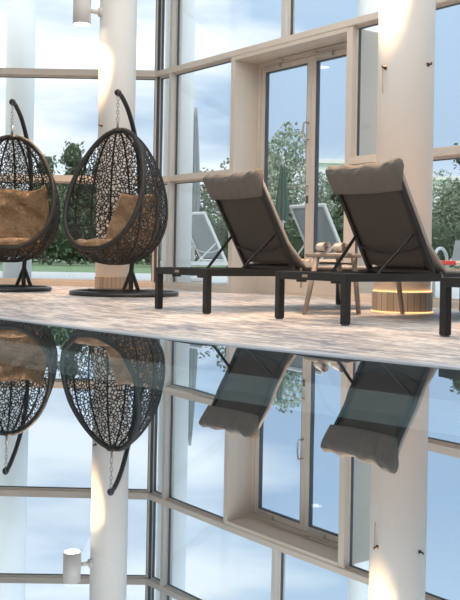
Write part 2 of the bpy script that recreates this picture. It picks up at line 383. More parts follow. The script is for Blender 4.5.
window(TD1 + 0.07, TN - 0.035, wall_m, LV[:2], 'narrow window bay right of the double door')
window(TN + 0.035, 5.865, wall_m, LV, 'window bay behind the right column')
window(5.935, 8.165, wall_m, LV, 'rightmost window bay')
# door recess
b = BM(); add_box(b, TD0 - 0.02, TD0 + 0.005, 0.075, 0.36, 0, 2.62); trim(b, 'reveal', 'pale left reveal of the door recess', wall_m)
b = BM(); add_box(b, TD1 - 0.01, TD1 + 0.02, 0.075, 0.36, 0, 2.62); trim(b, 'reveal', 'pale right reveal of the door recess', wall_m)
b = BM(); add_box(b, TD0 + 0.005, TD1 - 0.01, -0.07, 0.36, 2.575, 2.619); trim(b, 'reveal', 'soffit of the door recess', wall_m)
b = BM()
add_box(b, TD0 + 0.005, TD0 + 0.055, 0.26, 0.34, 0.0, 2.575, bevel=0.003); add_box(b, TD1 - 0.06, TD1 - 0.01, 0.26, 0.34, 0.0, 2.575, bevel=0.003)
add_box(b, TD0 + 0.055, TD1 - 0.06, 0.26, 0.34, 2.53, 2.575, bevel=0.003); add_box(b, TD0 + 0.055, TD1 - 0.06, 0.26, 0.36, 0.0, 0.02)
trim(b, 'frame', 'beige frame around the double door', wall_m)
def door_leaf(n, x0, x1, handle_side, label):
    d = empty('door_%d' % n, label=label, kind='structure'); d.matrix_world = wall_m
    y0, y1 = 0.275, 0.325; st = 0.065; zb, zt = 0.022, 2.526
    b = BM()
    add_box(b, x0, x0 + st, y0, y1, zb, zt, bevel=0.003); add_box(b, x1 - st, x1, y0, y1, zb, zt, bevel=0.003)
    add_box(b, x0 + st, x1 - st, y0, y1, zt - 0.06, zt, bevel=0.003); add_box(b, x0 + st, x1 - st, y0, y1, zb, 0.22, bevel=0.003)
    new_obj('door_frame', b, 'frame', d)
    b = BM(); g = 0.012
    for a0, a1, c0, c1 in ((x0 + st, x0 + st + g, 0.22, zt - 0.06), (x1 - st - g, x1 - st, 0.22, zt - 0.06), (x0 + st, x1 - st, zt - 0.06 - g, zt - 0.06)):
        add_box(b, a0, a1, y0 + 0.006, y1, c0, c1)
    new_obj('gasket', b, 'gasket', d)
    b = BM(); add_box(b, x0 + st, x1 - st, 0.295, 0.305, 0.22, zt - 0.06); new_obj('pane', b, 'glass', d)
    if handle_side:
        hx = x1 - st / 2; b = BM()
        pts = [(hx, y0, 1.83), (hx, y0 - 0.06, 1.83)] + [(hx - 0.02 * math.sin(a), y0 - 0.06, 1.74 + 0.09 * math.cos(a)) for a in [R(q) for q in range(15, 180, 15)]] + [(hx, y0 - 0.06, 1.65), (hx, y0, 1.65)]
        add_tube(b, pts, 0.010, 8); tag(new_obj('door_handle', b, 'steel', d, True), 'curved steel pull handle')
        b = BM(); add_box(b, hx - 0.012, hx + 0.012, y0 - 0.012, y0, 0.98, 1.06, bevel=0.003); tag(new_obj('lock', b, 'gasket', d), 'dark lock plate')
        b = BM(); add_tube(b, [(hx - 0.28, y0 - 0.045, 1.16), (hx + 0.02, y0 - 0.045, 1.16)], 0.007, 6); add_box(b, hx - 0.01, hx + 0.01, y0 - 0.045, y0, 1.15, 1.17); new_obj('push_bar', b, 'steel', d, True)
    b = BM(); add_box(b, x0 + 0.08, x0 + 0.34, y0 - 0.035, y0, zt - 0.045, zt + 0.0, bevel=0.004); new_obj('door_closer', b, 'steel', d)
    return d
mid = 2.20
door_leaf(1, TD0 + 0.057, mid - 0.002, True, 'left leaf of the beige double glass door')
door_leaf(2, mid + 0.002, TD1 - 0.062, False, 'right leaf of the beige double glass door')
b = BM(); add_tube(b, [(TD0 + 0.4, 0.22, 2.56), (TD1 - 0.12, 0.22, 2.56)], 0.009, 8)
for x in (TD0 + 0.45, 2.3, TD1 - 0.2): add_box(b, x - 0.012, x + 0.012, 0.21, 0.262, 2.55, 2.574)
trim(b, 'steel', 'slim rod along the head of the double door', wall_m)

# ---------------------------------------------------------------- columns
def column(name_label, x, y, r, rb, zt=5.0, clad=True, mat='plaster', z0=0.0, glow=False):
    c = empty('column', (x, y, 0), label=name_label, kind='structure')
    b = BM(); add_lathe(b, [(r, z0), (r, zt)], 48); new_obj('shaft', b, mat, c, True)
    if clad:
        b = BM(); add_lathe(b, [(r, 0.0), (rb, 0.0), (rb, 0.155), (rb - 0.006, 0.16), (r, 0.16)], 56); new_obj('base_cladding', b, 'cladding', c)
    if glow:
        b = BM(); add_tube(b, [((rb + 0.002) * math.cos(a), (rb + 0.002) * math.sin(a), 0.006) for a in [2 * math.pi * k / 64 for k in range(64)]], 0.004, 6, True)
        add_tube(b, [((r + 0.005) * math.cos(a), (r + 0.005) * math.sin(a), 0.164) for a in [2 * math.pi * k / 64 for k in range(64)]], 0.004, 6, True)
        tag(new_obj('light_strip', b, 'strip', c), 'thin warm light strip')
    return c
COLR = (1.345, 7.43); COLL = (-1.30, 10.60)
column('thick white column wrapped in wood at its foot, right of the loungers', *COLR, 0.219, 0.234, glow=True)
column('white column behind the hanging chairs', *COLL, 0.205, 0.212)
column('pale outdoor column beyond the back glass', -3.19, 14.2, 0.21, 0, clad=False, mat='plaster_out')
column('pale outdoor column beyond the window corner', -0.73, 12.75, 0.20, 0, clad=False, mat='plaster_out')
column('slim pale outdoor post beyond the narrow window', 1.62, 11.5, 0.13, 0, clad=False, mat='plaster_out')

def spot(name, loc, energy, size, blend, color, radius=0.04, rot=(0, 0, 0)):
    d = bpy.data.lights.new(name, 'SPOT'); d.energy = energy; d.spot_size = size; d.spot_blend = blend; d.color = color; d.shadow_soft_size = radius
    o = bpy.data.objects.new(name, d); o.location = loc; o.rotation_euler = rot; col.objects.link(o); return o
def wall_lamp(cx, cy, cr, ang, z, label):
    d = Vector((math.cos(ang), math.sin(ang), 0)); dist = cr + 0.22; p = Vector((cx, cy, 0)) + d * dist
    t = empty('wall_lamp', (p.x, p.y, z), label=label, cat='lamp', group='cylinder lamps on the columns')
    b = BM(); add_lathe(b, [(0.088, 0.012), (0.095, 0.0), (0.097, 0.0), (0.097, 0.34), (0.090, 0.345)], 40); new_obj('lamp_shade', b, 'lamp_white', t, True)
    b = BM(); add_lathe(b, [(0.082, -0.002), (0.082, 0.008)], 32); new_obj('bulb_disc', b, 'glow', t)
    b = BM(); add_tube(b, [(-0.095 * d.x, -0.095 * d.y, 0.16), (-0.195 * d.x, -0.195 * d.y, 0.16)], 0.024, 16)
    add_tube(b, [(-0.195 * d.x, -0.195 * d.y, 0.16), (-0.222 * d.x, -0.222 * d.y, 0.16)], 0.05, 24); new_obj('bracket', b, 'lamp_white', t, True)
    tow = Vector((cx, cy, 0)) - p
    spot('lamp_light', (p.x, p.y, z - 0.02), 330, R(112), 1.0, (1.0, 0.60, 0.30), 0.05)
wall_lamp(*COLL, 0.205, R(208), 2.915, 'white cylinder lamp on the column behind the hanging chairs')
wall_lamp(*COLR, 0.219, R(215), 2.90, 'white cylinder lamp high on the right column')
for q, (lx, ly) in enumerate(((-2.4, 2.0), (-0.4, 1.2), (1.2, -0.3))):  # unseen lights added to wash the pool walls teal
    t = empty('pool_fill', (lx, ly, -1.3), label='unseen round light added in the pool floor for a teal cast', cat='pool light', group='added underwater fill lights')
    b = BM(); add_lathe(b, [(0.10, 0.0), (0.10, 0.02), (0.085, 0.025)], 24); new_obj('housing', b, 'steel', t)
    spot('pool_fill_beam', (lx, ly, -1.25), 30, R(150), 0.6, (0.55, 0.92, 1.0), 0.08, (R(125), 0, R(-30)))  # added cyan beam brightening the pool from below
# small hooks on the columns
def hook(cx, cy, cr, ang, z, string, label):
    d = Vector((math.cos(ang), math.sin(ang), 0)); p = Vector((cx, cy, z)) + d * cr
    t = empty('wall_hook', p, label=label, cat='hook', group='small metal hooks on the columns')
    b = BM(); add_tube(b, [(0, 0, 0), d * 0.035, d * 0.035 + Vector((0, 0, 0.015))], 0.008, 8); add_tube(b, [(0, 0, 0), d * 0.006], 0.016, 12); new_obj('peg', b, 'bronze', t, True)
    if string:
        b = BM(); add_tube(b, [d * 0.032, d * 0.03 + Vector((0, 0, -0.11)), d * 0.03 + Vector((0, 0, -0.2))], 0.004, 6); new_obj('cord', b, 'wood', t)
hook(*COLR, 0.219, R(215), 1.88, True, 'steel hook with a hanging cord on the right column, nearer the door')
hook(*COLR, 0.219, R(-52), 1.90, False, 'bare steel hook on the right side of the right column')
hook(*COLL, 0.205, R(225), 1.82, False, 'small steel hook on the column behind the hanging chairs')

# ceiling downlights
for x in (-2.95, 0.6):
    for y in (-0.5, 3.7, 7.9):
        t = empty('ceiling_light', (x, y, 4.985), label='round recessed downlight in the white ceiling', cat='ceiling light', group='round ceiling downlights')
        b = BM(); add_lathe(b, [(0.13, 0.0), (0.15, 0.0), (0.155, 0.015), (0.13, 0.015)], 32); new_obj('trim_ring', b, 'white_metal', t)
        b = BM(); add_lathe(b, [(0.128, 0.003), (0.128, 0.014)], 32); new_obj('diffuser', b, 'downlight', t)

# ---------------------------------------------------------------- hanging egg chairs
H = 1.315; RR = 0.49; D0 = 0.19; KT = 0.34
def prof(z):
    c = max(-1, min(1, (z - H / 2) / (H / 2))); th = math.acos(c)
    return RR * (math.sin(th) ** 0.92) * (1 - 0.21 * c) * 1.0
def bcut(z): return -D0 + KT * (z - H / 2)
def basket_data(seed=3):
    rnd = random.Random(seed)
    zs = [H * (i / 400) for i in range(401)]
    ok = [z for z in zs if prof(z) > abs(bcut(z))]; z0, z1 = min(ok), max(ok)
    rim = []
    n = 96
    for i in range(n):
        a = 2 * math.pi * i / n; z = (z0 + z1) / 2 + (z1 - z0) / 2 * math.cos(a)
        aa = math.sqrt(max(0, prof(z) ** 2 - bcut(z) ** 2)); rim.append(Vector((aa if math.sin(a) >= 0 else -aa, bcut(z), z)))
    # even out
    L = [0]
    for i in range(n): L.append(L[-1] + (rim[(i + 1) % n] - rim[i]).length)
    m = 84; ev = []
    for k in range(m):
        s = L[-1] * k / m; i = max(j for j in range(n) if L[j] <= s); f = (s - L[i]) / max(1e-9, L[i + 1] - L[i]); ev.append(rim[i].lerp(rim[(i + 1) % n], f))
    rim = ev
    pts = [p.copy() for p in rim]; sp = 0.0215; cell = {}
    def key(p): return (int(p.x // sp), int(p.y // sp), int(p.z // sp))
    for p in pts: cell.setdefault(key(p), []).append(p)
    tries = 0
    while tries < 90000:
        tries += 1
        th = math.acos(rnd.uniform(-1, 1)); z = H / 2 + H / 2 * math.cos(th); ph = rnd.uniform(0, 2 * math.pi); r = prof(z)
        p = Vector((r * math.cos(ph), r * math.sin(ph), z))
        if p.y < bcut(z) + 0.01: continue
        k = key(p); bad = False
        for dx in (-1, 0, 1):
            for dy in (-1, 0, 1):
                for dz in (-1, 0, 1):
                    for q in cell.get((k[0] + dx, k[1] + dy, k[2] + dz), ()):
                        if (p - q).length_squared < sp * sp: bad = True; break
                    if bad: break
                if bad: break
            if bad: break
        if bad: continue
        pts.append(p); cell.setdefault(k, []).append(p)
    A = np.array([tuple(p) for p in pts]); D = np.sqrt(((A[:, None, :] - A[None, :, :]) ** 2).sum(-1))
    edges = []
    N = len(pts)
    for i in range(N):
        nb = np.where((D[i] < 2.4 * sp) & (np.arange(N) > i))[0]
        for j in nb:
            dij = D[i, j]
            near = np.where((D[i] < dij) & (D[j] < dij))[0]
            rng_ok = True; gab_ok = True
            for q in near:
                if q == i or q == j: continue
                rng_ok = False
                if D[i, q] ** 2 + D[j, q] ** 2 < dij * dij: gab_ok = False; break
            if rng_ok or (gab_ok and rnd.random() < 0.55): edges.append((i, j))
    return rim, pts, edges
RIM, NODES, EDGES = basket_data()
def strand_mesh(bm, a, b, r):
    t = (b - a)
    if t.length < 1e-5: return
    t.normalize(); out = Vector((a.x + b.x, a.y + b.y, (a.z + b.z - H) * 0.8)).normalized()
    s = t.cross(out).normalized(); u = s.cross(t)
    mid = (a + b) / 2 + out * random.uniform(-0.002, 0.004) + s * random.uniform(-0.003, 0.003); rings = []
    for p in (a - t * r * 0.6, mid, b + t * r * 0.6):
        rings.append([bm.verts.new(p + s * (r * cs) + u * (0.6 * r * sn)) for cs, sn in ((1, 0), (0, 1), (-1, 0), (0, -1))])
    for A, B in zip(rings, rings[1:]):
        for k in range(4): bm.faces.new((A[k], A[(k + 1) % 4], B[(k + 1) % 4], B[k]))
basket_meshes = {}
def egg_chair(hx, hy, face, beta, base_xy, label):
    """hook position, angle the basket faces (from straight at the pool), direction of the stand"""
    root = empty('hanging_egg_chair', (base_xy[0], base_xy[1], 0), label=label, cat='hanging chair', group='rattan hanging chairs by the back windows')
    O = Vector((base_xy[0], base_xy[1], 0)); Hk = Vector((hx, hy, 1.985)) - O
    bk = Vector((math.sin(beta), math.cos(beta), 0)); sd = Vector((bk.y, -bk.x, 0))
    # base ring
    rr = 0.515; b = BM()
    add_tube(b, [(rr * math.cos(a), rr * math.sin(a), 0.024) for a in [2 * math.pi * k / 64 for k in range(64)]], 0.034, 10, True, 0.022)
    foot = Vector((Hk.x, Hk.y, 0)) + bk * 0.42
    add_tube(b, [foot * 1.0 + sd * 0.16 * -1 * 0 + v * 1.0 for v in (-sd * math.sqrt(max(0.02, rr ** 2 - foot.dot(bk) ** 2)) * 0.96 - sd * foot.dot(sd) + Vector((0, 0, 0.028)), sd * math.sqrt(max(0.02, rr ** 2 - foot.dot(bk) ** 2)) * 0.96 - sd * foot.dot(sd) + Vector((0, 0, 0.028)))], 0.022, 8)
    new_obj('base_ring', b, 'black_steel', root, True)
    # stand post
    b = BM()
    axis = Vector((Hk.x, Hk.y, 0))
    ctrl = [(0.42, 0.03), (0.425, 0.25), (0.49, 0.46), (0.57, 0.75), (0.61, 1.05), (0.58, 1.35), (0.46, 1.62), (0.28, 1.84), (0.10, 1.96), (0.0, 1.985)]
    pts = []
    for i in range(len(ctrl) - 1):
        p0, p1, p2, p3 = ctrl[max(i - 1, 0)], ctrl[i], ctrl[i + 1], ctrl[min(i + 2, len(ctrl) - 1)]
        for k in range(6):
            t = k / 6; q = [0.5 * ((2 * p1[j]) + (-p0[j] + p2[j]) * t + (2 * p0[j] - 5 * p1[j] + 4 * p2[j] - p3[j]) * t * t + (-p0[j] + 3 * p1[j] - 3 * p2[j] + p3[j]) * t ** 3) for j in (0, 1)]
            pts.append(axis + bk * q[0] + Vector((0, 0, q[1])))
    pts.append(axis + Vector((0, 0, 1.985)))
    add_tube(b, pts, 0.024, 12); new_obj('post', b, 'black_steel', root, True)
    b = BM(); tip = axis + Vector((0, 0, 1.985)); add_tube(b, [tip - bk * 0.015, tip + bk * 0.012], 0.033, 16); new_obj('end_cap', b, 'black_steel', root, True)
    for s in (-1, 1):
        b = BM(); add_tube(b, [axis + bk * 0.425 + Vector((0, 0, 0.25)), foot + sd * (0.085 * s) + Vector((0, 0, 0.03))], 0.020, 10); new_obj('strut', b, 'black_steel', root, True)
    # chain
    b = BM(); z = 1.985; k = 0
    while z > 1.70:
        o = [(0.013 * math.cos(a), 0.022 * math.sin(a)) for a in [2 * math.pi * q / 12 for q in range(12)]]
        add_tube(b, [(axis.x + (x if k % 2 else 0), axis.y + (0 if k % 2 else x), z - 0.02 + y) for x, y in o], 0.0045, 6, True); z -= 0.034; k += 1
    new_obj('chain', b, 'chain', root, True)
    b = BM(); add_tube(b, [axis + Vector((0, 0, 1.74)), axis + Vector((0, 0, 1.64))], 0.012, 10); new_obj('spring', b, 'chain', root, True)
    # basket
    z0 = 0.31
    holder = axis + Vector((0, 0, z0)); rot = face
    mats = {}
    def place(o): o.location = holder; o.rotation_euler = (0, 0, rot)
    if not basket_meshes:
        random.seed(5)
        b = BM()
        for i, j in EDGES: strand_mesh(b, NODES[i], NODES[j], random.choice((0.0040, 0.0048, 0.0060)))
        o = new_obj('woven_basket', b, 'rattan', root); basket_meshes['weave'] = o.data; place(o)
        b = BM(); add_tube(b, RIM, 0.026, 10, True); o = new_obj('rim', b, 'rattan_rim', root, True); basket_meshes['rim'] = o.data; place(o)
        ribs = []
        for k in range(15):
            ph = R(-105 + 390 * 0 + k * 22.5 + 90 - 67.5 + 67.5 - 0) ; a = -R(70) + k * R(320) / 14
            pp = []
            for q in range(41):
                th = math.pi * (0.012 + 0.976 * q / 40); zz = H / 2 + H / 2 * math.cos(th); r = prof(zz) + 0.004
                p = Vector((r * math.cos(a), r * math.sin(a), zz))
                if p.y >= bcut(zz): pp.append(p)
                elif pp and len(pp) > 3: break
                else: pp = []
            if len(pp) > 3:
                b = BM(); add_tube(b, pp, 0.010, 7); o = new_obj('rib', b, 'rattan_rim', root, True); ribs.append(o.data); place(o)
        b = BM(); add_lathe(b, [(0.05, H - 0.035), (0.06, H - 0.01), (0.045, H + 0.008), (0.015, H + 0.02)], 20); o = new_obj('crown', b, 'rattan_rim', root, True); basket_meshes['crown'] = o.data; place(o)
        basket_meshes['ribs'] = ribs
    else:
        def inst(name, me):
            o = bpy.data.objects.new(name, me); col.objects.link(o); o.parent = root; place(o)
        inst('woven_basket', basket_meshes['weave']); inst('rim', basket_meshes['rim']); inst('crown', basket_meshes['crown'])
        for me in basket_meshes['ribs']: inst('rib', me)
    return O + holder, rot
def puff(bm, f_out, f_in, nu, nv):
    """closed cushion between two sheets that meet along the border"""
    g1 = add_grid(bm, f_out, nu, nv); g2 = add_grid(bm, f_in, nu, nv)
    for row in g2:
        pass
    for i in range(nu - 1):
        for (A, B) in ((g1[i][0], g1[i + 1][0]), (g1[i][-1], g1[i + 1][-1])): pass
    bmesh.ops.remove_doubles(bm, verts=bm.verts[:], dist=0.0006); bmesh.ops.recalc_face_normals(bm, faces=bm.faces[:])
def edge_w(u, v, p=0.45):
    return max(0, (1 - (2 * u - 1) ** 4)) ** p * max(0, (1 - (2 * v - 1) ** 4)) ** p
def cushions(origin, rot, az0, az1, ztop, lab_b, lab_s, seed, slump=0.0):
    rnd = random.Random(seed); ph = [rnd.uniform(0, 6) for _ in range(8)]
    def wr(u, v):
        return 0.022 * math.sin(7 * u + 5 * v + ph[0]) * math.sin(4 * v - 3 * u + ph[1]) - 0.020 * abs(math.sin(5 * u - 4 * v + ph[2] + math.sin(3 * v))) ** 6 + 0.010 * math.sin(17 * v + 6 * u + ph[3]) * math.sin(7 * u + ph[4]) - 0.018 * abs(math.sin(4.5 * u + 5.5 * v + ph[5])) ** 8
    zb = 0.155
    def outer(u, v, thick=0.0):
        w = edge_w(u, v)
        a = math.pi / 2 - (az0 - slump * (1 - v) + (az1 - az0 + slump * (1 - v)) * u); corner = 0.05 * (abs(2 * u - 1) ** 3)
        z = zb + (ztop - zb + corner - 0.02 + 0.012 * math.sin(9 * u + ph[5])) * v
        r = prof(z) - 0.055 - 0.02 * (1 - w)
        r2 = r - thick * w
        r2 = max(0.05, r2)
        return Vector((r2 * math.cos(a), r2 * math.sin(a), z))
    b = BM(); puff(b, lambda u, v: outer(u, v), lambda u, v: outer(u, v, 0.13 + wr(u, v)), 34, 24)
    o = new_obj('back_cushion', b, 'tan', None, True); o.location = origin; o.rotation_euler = (0, 0, rot); tag(o, lab_b, 'cushion', 'tan cushions in the hanging chairs')
    def seat(u, v, top):
        x = 2 * u - 1; y = 2 * v - 1
        # square to disc
        dx = x * math.sqrt(1 - y * y / 2); dy = y * math.sqrt(1 - x * x / 2); rad = math.hypot(dx, dy)
        w = max(0, 1 - rad ** 6) ** 0.5
        X = dx * 0.36; Y = dy * 0.32 - 0.07
        rr = math.hypot(X, Y)
        base = 0.045 + 0.10 * (rr / 0.34) ** 2
        return Vector((X, Y, base + (top * (0.12 + 0.5 * wr(u, v)) + 0.008) * w))
    b = BM(); puff(b, lambda u, v: seat(u, v, 0), lambda u, v: seat(u, v, 1), 26, 26)
    o = new_obj('seat_cushion', b, 'tan', None, True); o.location = origin; o.rotation_euler = (0, 0, rot); tag(o, lab_s, 'cushion', 'tan cushions in the hanging chairs')
o1, r1 = egg_chair(-2.32, 9.98, R(8), R(8), (-2.47, 10.2), 'black rattan hanging egg chair facing the pool, leftmost')
o2, r2 = egg_chair(-1.128, 9.28, R(-32), R(16), (-1.062, 9.52), 'black rattan hanging egg chair turned sideways in front of the white column')
cushions(o1, r1, R(-66), R(66), 0.80, 'large tan back cushion in the leftmost hanging chair', 'tan seat cushion in the leftmost hanging chair', 2)
cushions(o2, r2, R(-32), R(60), 0.72, 'tan back cushion propped in the sideways hanging chair', 'tan seat cushion in the sideways hanging chair', 6, R(28))

# ---------------------------------------------------------------- loungers
LOUNGE_RZ = wall_rz
PIV = Vector((0, 0.81, 0.345)); TOP = Vector((0, 0.432, 1.005))
E = (TOP - PIV).normalized(); NF = Vector((0, E.z, -E.y)); BL = (TOP - PIV).length
def lounger(loc, label, cat, group, fm, sm, pad=True, rz=LOUNGE_RZ):
    root = empty('sun_lounger', loc, rz, label=label, cat=cat, group=group)
    hw = 0.315; Ln = 1.95; z0, z1 = 0.268, 0.32
    b = BM()
    for s in (-1, 1): add_box(b, s * hw - 0.02, s * hw + 0.02, 0.0, Ln, z0, z1, bevel=0.004)
    for y in (0.0, 0.83, Ln - 0.05): add_box(b, -hw + 0.02, hw - 0.02, y - 0.02, y + 0.025, z0 + (0.0 if y == 0 else 0.006), z1 - (0 if y == 0 else 0.01), bevel=0.003)
    for s in (-0.16, 0.17): add_box(b, s - 0.025, s + 0.025, 0.03, 0.08, z0 - 0.016, z0 + 0.01, bevel=0.004)
    new_obj('frame', b, fm, root)
    for s in (-1, 1):
        for y in (0.0, Ln - 0.08):
            b = BM(); add_box(b, s * hw - 0.023, s * hw + 0.023, y - 0.022, y + 0.024, 0.008, z1 - 0.002, bevel=0.004)
            leg = new_obj('leg', b, fm, root)
            b = BM(); add_box(b, s * hw - 0.018, s * hw + 0.018, y - 0.017, y + 0.017, 0.0, 0.009); new_obj('foot_pad', b, 'gasket', leg)
    b = BM(); add_box(b, -hw + 0.02, hw - 0.02, 0.84, Ln - 0.02, 0.302, 0.310); new_obj('seat_sling', b, sm, root)
    # backrest
    b = BM(); w = 0.29
    for s in (-1, 1): add_bar(b, PIV + Vector((s * w, 0, 0)), TOP + Vector((s * w, 0, 0)), 0.028, 0.036, NF, 0.004)
    add_bar(b, TOP + Vector((-w - 0.014, 0, 0)), TOP + Vector((w + 0.014, 0, 0)), 0.03, 0.034, NF, 0.004)
    add_bar(b, PIV + Vector((-w - 0.014, 0, -0.008)), PIV + Vector((w + 0.014, 0, -0.008)), 0.026, 0.03, NF, 0.004)
    for s in (-1, 1): add_tube(b, [PIV + Vector((s * (w - 0.0), 0, -0.005)), PIV + Vector((s * 0.30, 0, -0.03))], 0.016, 10)
    q = PIV + E * 0.19 - NF * 0.02; add_tube(b, [q + Vector((x * w, 0, 0)) - NF * (0.015 * (1 - x * x)) - E * (0.05 * (1 - x * x)) for x in [k / 6 - 1 for k in range(13)]], 0.008, 8)
    new_obj('backrest_frame', b, fm, root)
    b = BM(); m = Matrix((Vector((1, 0, 0)), NF, E)).transposed().to_4x4(); m.translation = PIV
    g = add_grid(b, lambda u, v: m @ Vector(((u - 0.5) * 2 * (w - 0.012), -0.006 * math.sin(math.pi * u), 0.03 + v * (BL - 0.05))), 13, 13)
    sl = new_obj('backrest_sling', b, sm, root, True); sd = sl.modifiers.new('thick', 'SOLIDIFY'); sd.thickness = 0.005; sd.offset = 0
    for s in (-1, 1):
        b = BM(); a = Vector((s * 0.215, 0.375, 0.312)); t = PIV + E * (BL * 0.37) + Vector((s * 0.265, 0, 0)) - NF * 0.02
        add_bar(b, a, t, 0.010, 0.022, NF, 0.002); new_obj('support_stay', b, fm, root)
    b = BM(); add_tube(b, [Vector((-0.3, 0.375, 0.308)), Vector((0.3, 0.375, 0.308))], 0.009, 8); new_obj('stay_rod', b, fm, root, True)
    b = BM(); add_box(b, -0.065, -0.015, -0.024, -0.0195, 0.286, 0.304, bevel=0.002); new_obj('badge', b, 'badge', root)
    if pad:
        # one pad folded up the backrest
        b = BM(); th = 0.028; hwp = 0.305
        path = [Vector((0, Ln - 0.03, 0.318)), Vector((0, 1.5, 0.318)), Vector((0, 1.1, 0.318)), Vector((0, 0.93, 0.322)), PIV + NF * 0.055 + E * 0.06, PIV + NF * 0.024 + E * 0.18, PIV + NF * 0.022 + E * 0.5, PIV + NF * 0.022 + E * (BL + 0.01)]
        nrm = [Vector((0, 0, 1))] * 3 + [Vector((0, 0.25, 0.97)), (NF + Vector((0, 0, 0.5))).normalized()] + [NF] * 3
        sec = [(-1, 0.15), (-0.985, 0), (0.985, 0), (1, 0.15), (1, 0.85), (0.97, 1), (0.6, 1.04), (0, 1.06), (-0.6, 1.04), (-0.97, 1), (-1, 0.85)]
        rings = [[b.verts.new(p + Vector((sx * hwp, 0, 0)) + n_ * (sz * th)) for sx, sz in sec] for p, n_ in zip(path, nrm)]
        for A, B_ in zip(rings, rings[1:]):
            for k in range(len(sec)): b.faces.new((A[k], A[(k + 1) % len(sec)], B_[(k + 1) % len(sec)], B_[k]))
        b.faces.new(rings[0][::-1]); b.faces.new(rings[-1]); bmesh.ops.recalc_face_normals(b, faces=b.faces[:])
        new_obj('mattress', b, 'pad', root, True)
        # headrest cover that folds over the top
        b = BM(); rnd = random.Random(11)
        hh = 0.165
        prof_ = [(-0.030, -hh), (-0.034, -hh * 0.6), (-0.037, -hh * 0.25), (-0.033, 0.0), (-0.022, 0.016), (0.005, 0.024), (0.035, 0.020), (0.056, 0.0), (0.056, -hh * 0.1), (0.055, -hh * 0.2)]
        def hood(u, v):
            x = (u - 0.5) * 2; i = v * (len(prof_) - 1); k = min(int(i), len(prof_) - 2); f = i - k
            n_ = prof_[k][0] * (1 - f) + prof_[k + 1][0] * f; e_ = prof_[k][1] * (1 - f) + prof_[k + 1][1] * f
            wv = 0.003 * math.sin(11 * x + 4 * v) + 0.003 * math.sin(19 * x - 9 * v) + 0.0015 * math.sin(37 * x + 3 * v)
            fall = max(0.0, min(1.0, (e_ + hh) / hh))
            sgn = -1 if v < 0.45 else 1
            sag = 0.018 * (1 - x * x)
            e2 = e_ - (sag if v > 0.2 and v < 0.85 else sag * 0.6) + (0.008 * math.sin(3.1 * x * 3) if 0.3 < v < 0.75 else 0)
            return PIV + Vector((x * 0.312, 0, 0)) + NF * (n_ + sgn * wv * (0.3 + fall)) + E * (BL + e2 + 0.012)
        gg = add_grid(b, hood, 41, 28)
        b.faces.new(gg[0]); b.faces.new(gg[-1][::-1])
        hd = new_obj('headrest_cover', b, 'hood', root, True); md = hd.modifiers.new('thick', 'SOLIDIFY'); md.thickness = 0.012; md.offset = 0
        # tie tape
        b = BM(); a = Vector((0.325, 0.86, 0.33))
        add_tube(b, [a, a + Vector((0.012, 0, -0.03)), a + Vector((0.014, 0.004, -0.09)), a + Vector((0.012, 0.0, -0.145)), a + Vector((0.016, -0.012, -0.15)), a + Vector((0.016, -0.014, -0.08))], 0.008, 6, ry=0.003)
        tag(new_obj('strap', b, 'pad', root, True), 'beige tie tape')
    return root
G = 'dark sun loungers in a row on the pool deck'
lounger((-0.352, 6.955, 0), 'dark sun lounger with taupe headrest cover, left one of the two raised backrests', 'sun lounger', G, 'alu_dark', 'sling')
lounger((0.518, 6.065, 0), 'dark sun lounger with taupe headrest cover standing in front of the right column', 'sun lounger', G, 'alu_dark', 'sling')
lounger((1.355, 4.89, 0), 'dark sun lounger cut off by the right edge, only a leg and rail corner showing', 'sun lounger', G, 'alu_dark', 'sling')
GO = 'white framed loungers on the terrace outside'
lounger((0.53, 10.75, 0), 'white outdoor lounger with grey sling seen through the door glass', 'sun lounger', GO, 'white_metal', 'mesh_grey', False)
lounger((-0.90, 13.35, 0), 'white outdoor lounger seen through the window left of the door', 'sun lounger', GO, 'white_metal', 'mesh_grey', False)

lm = Matrix.Rotation(LOUNGE_RZ, 4, 'Z')
def towel(loc, w, l, h, mat, label, rz):
    b = BM()
    for k in range(3):
        add_box(b, -w / 2 + 0.004 * k, w / 2 - 0.003 * k, -l / 2 + 0.006 * k, l / 2 - 0.004 * k, k * h / 3 + 0.0005, (k + 1) * h / 3 - 0.0015, bevel=h / 7)
    o = new_obj('folded_towel', b, mat, None, True, loc); o.rotation_euler = (0, 0, rz); tag(o, label, 'towel'); return o
def on_lounger(root, x, y, z): 
    p = lm @ Vector((x, y, 0)); return (root[0] + p.x, root[1] + p.y, z)
towel(on_lounger((0.503, 6.06), 0.10, 1.28, 0.378), 0.34, 0.42, 0.030, 'towel_red', 'red and white striped towel folded on the lounger by the right column', LOUNGE_RZ)
towel(on_lounger((-0.367, 6.955), 0.10, 1.22, 0.378), 0.30, 0.34, 0.022, 'towel_beige', 'cream towel folded on the seat of the left lounger', LOUNGE_RZ)

# ---------------------------------------------------------------- wooden stool with rolled towels
st = empty('wooden_stool', (0.765, 7.09, 0), 0, label='weathered wooden stool with splayed legs between the two loungers', cat='stool')
b = BM()
for k in range(7):
    y = -0.16 + k * 0.0533; hwx = math.sqrt(max(0.0, 0.19 ** 2 - y * y * 0.9)); add_box(b, -hwx, hwx, y - 0.022, y + 0.022, 0.432, 0.45, bevel=0.004)
add_tube(b, [(0.195 * math.cos(a), 0.185 * math.sin(a), 0.43) for a in [2 * math.pi * k / 36 for k in range(36)]], 0.017, 8, True)
new_obj('seat', b, 'wood', st)
for fx, fy, tx, ty in ((-0.23, -0.31 + 0.03, -0.13, -0.12), (0.185, -0.08, 0.145, -0.05), (0.12, 0.30, 0.05, 0.14)):
    b = BM(); add_tube(b, [(tx, ty, 0.43), (fx, fy, 0.006)], [0.021, 0.017], 10)
    add_tube(b, [(fx, fy, 0.006), (fx, fy, 0.0)], 0.017, 10); new_obj('leg', b, 'wood', st, True)
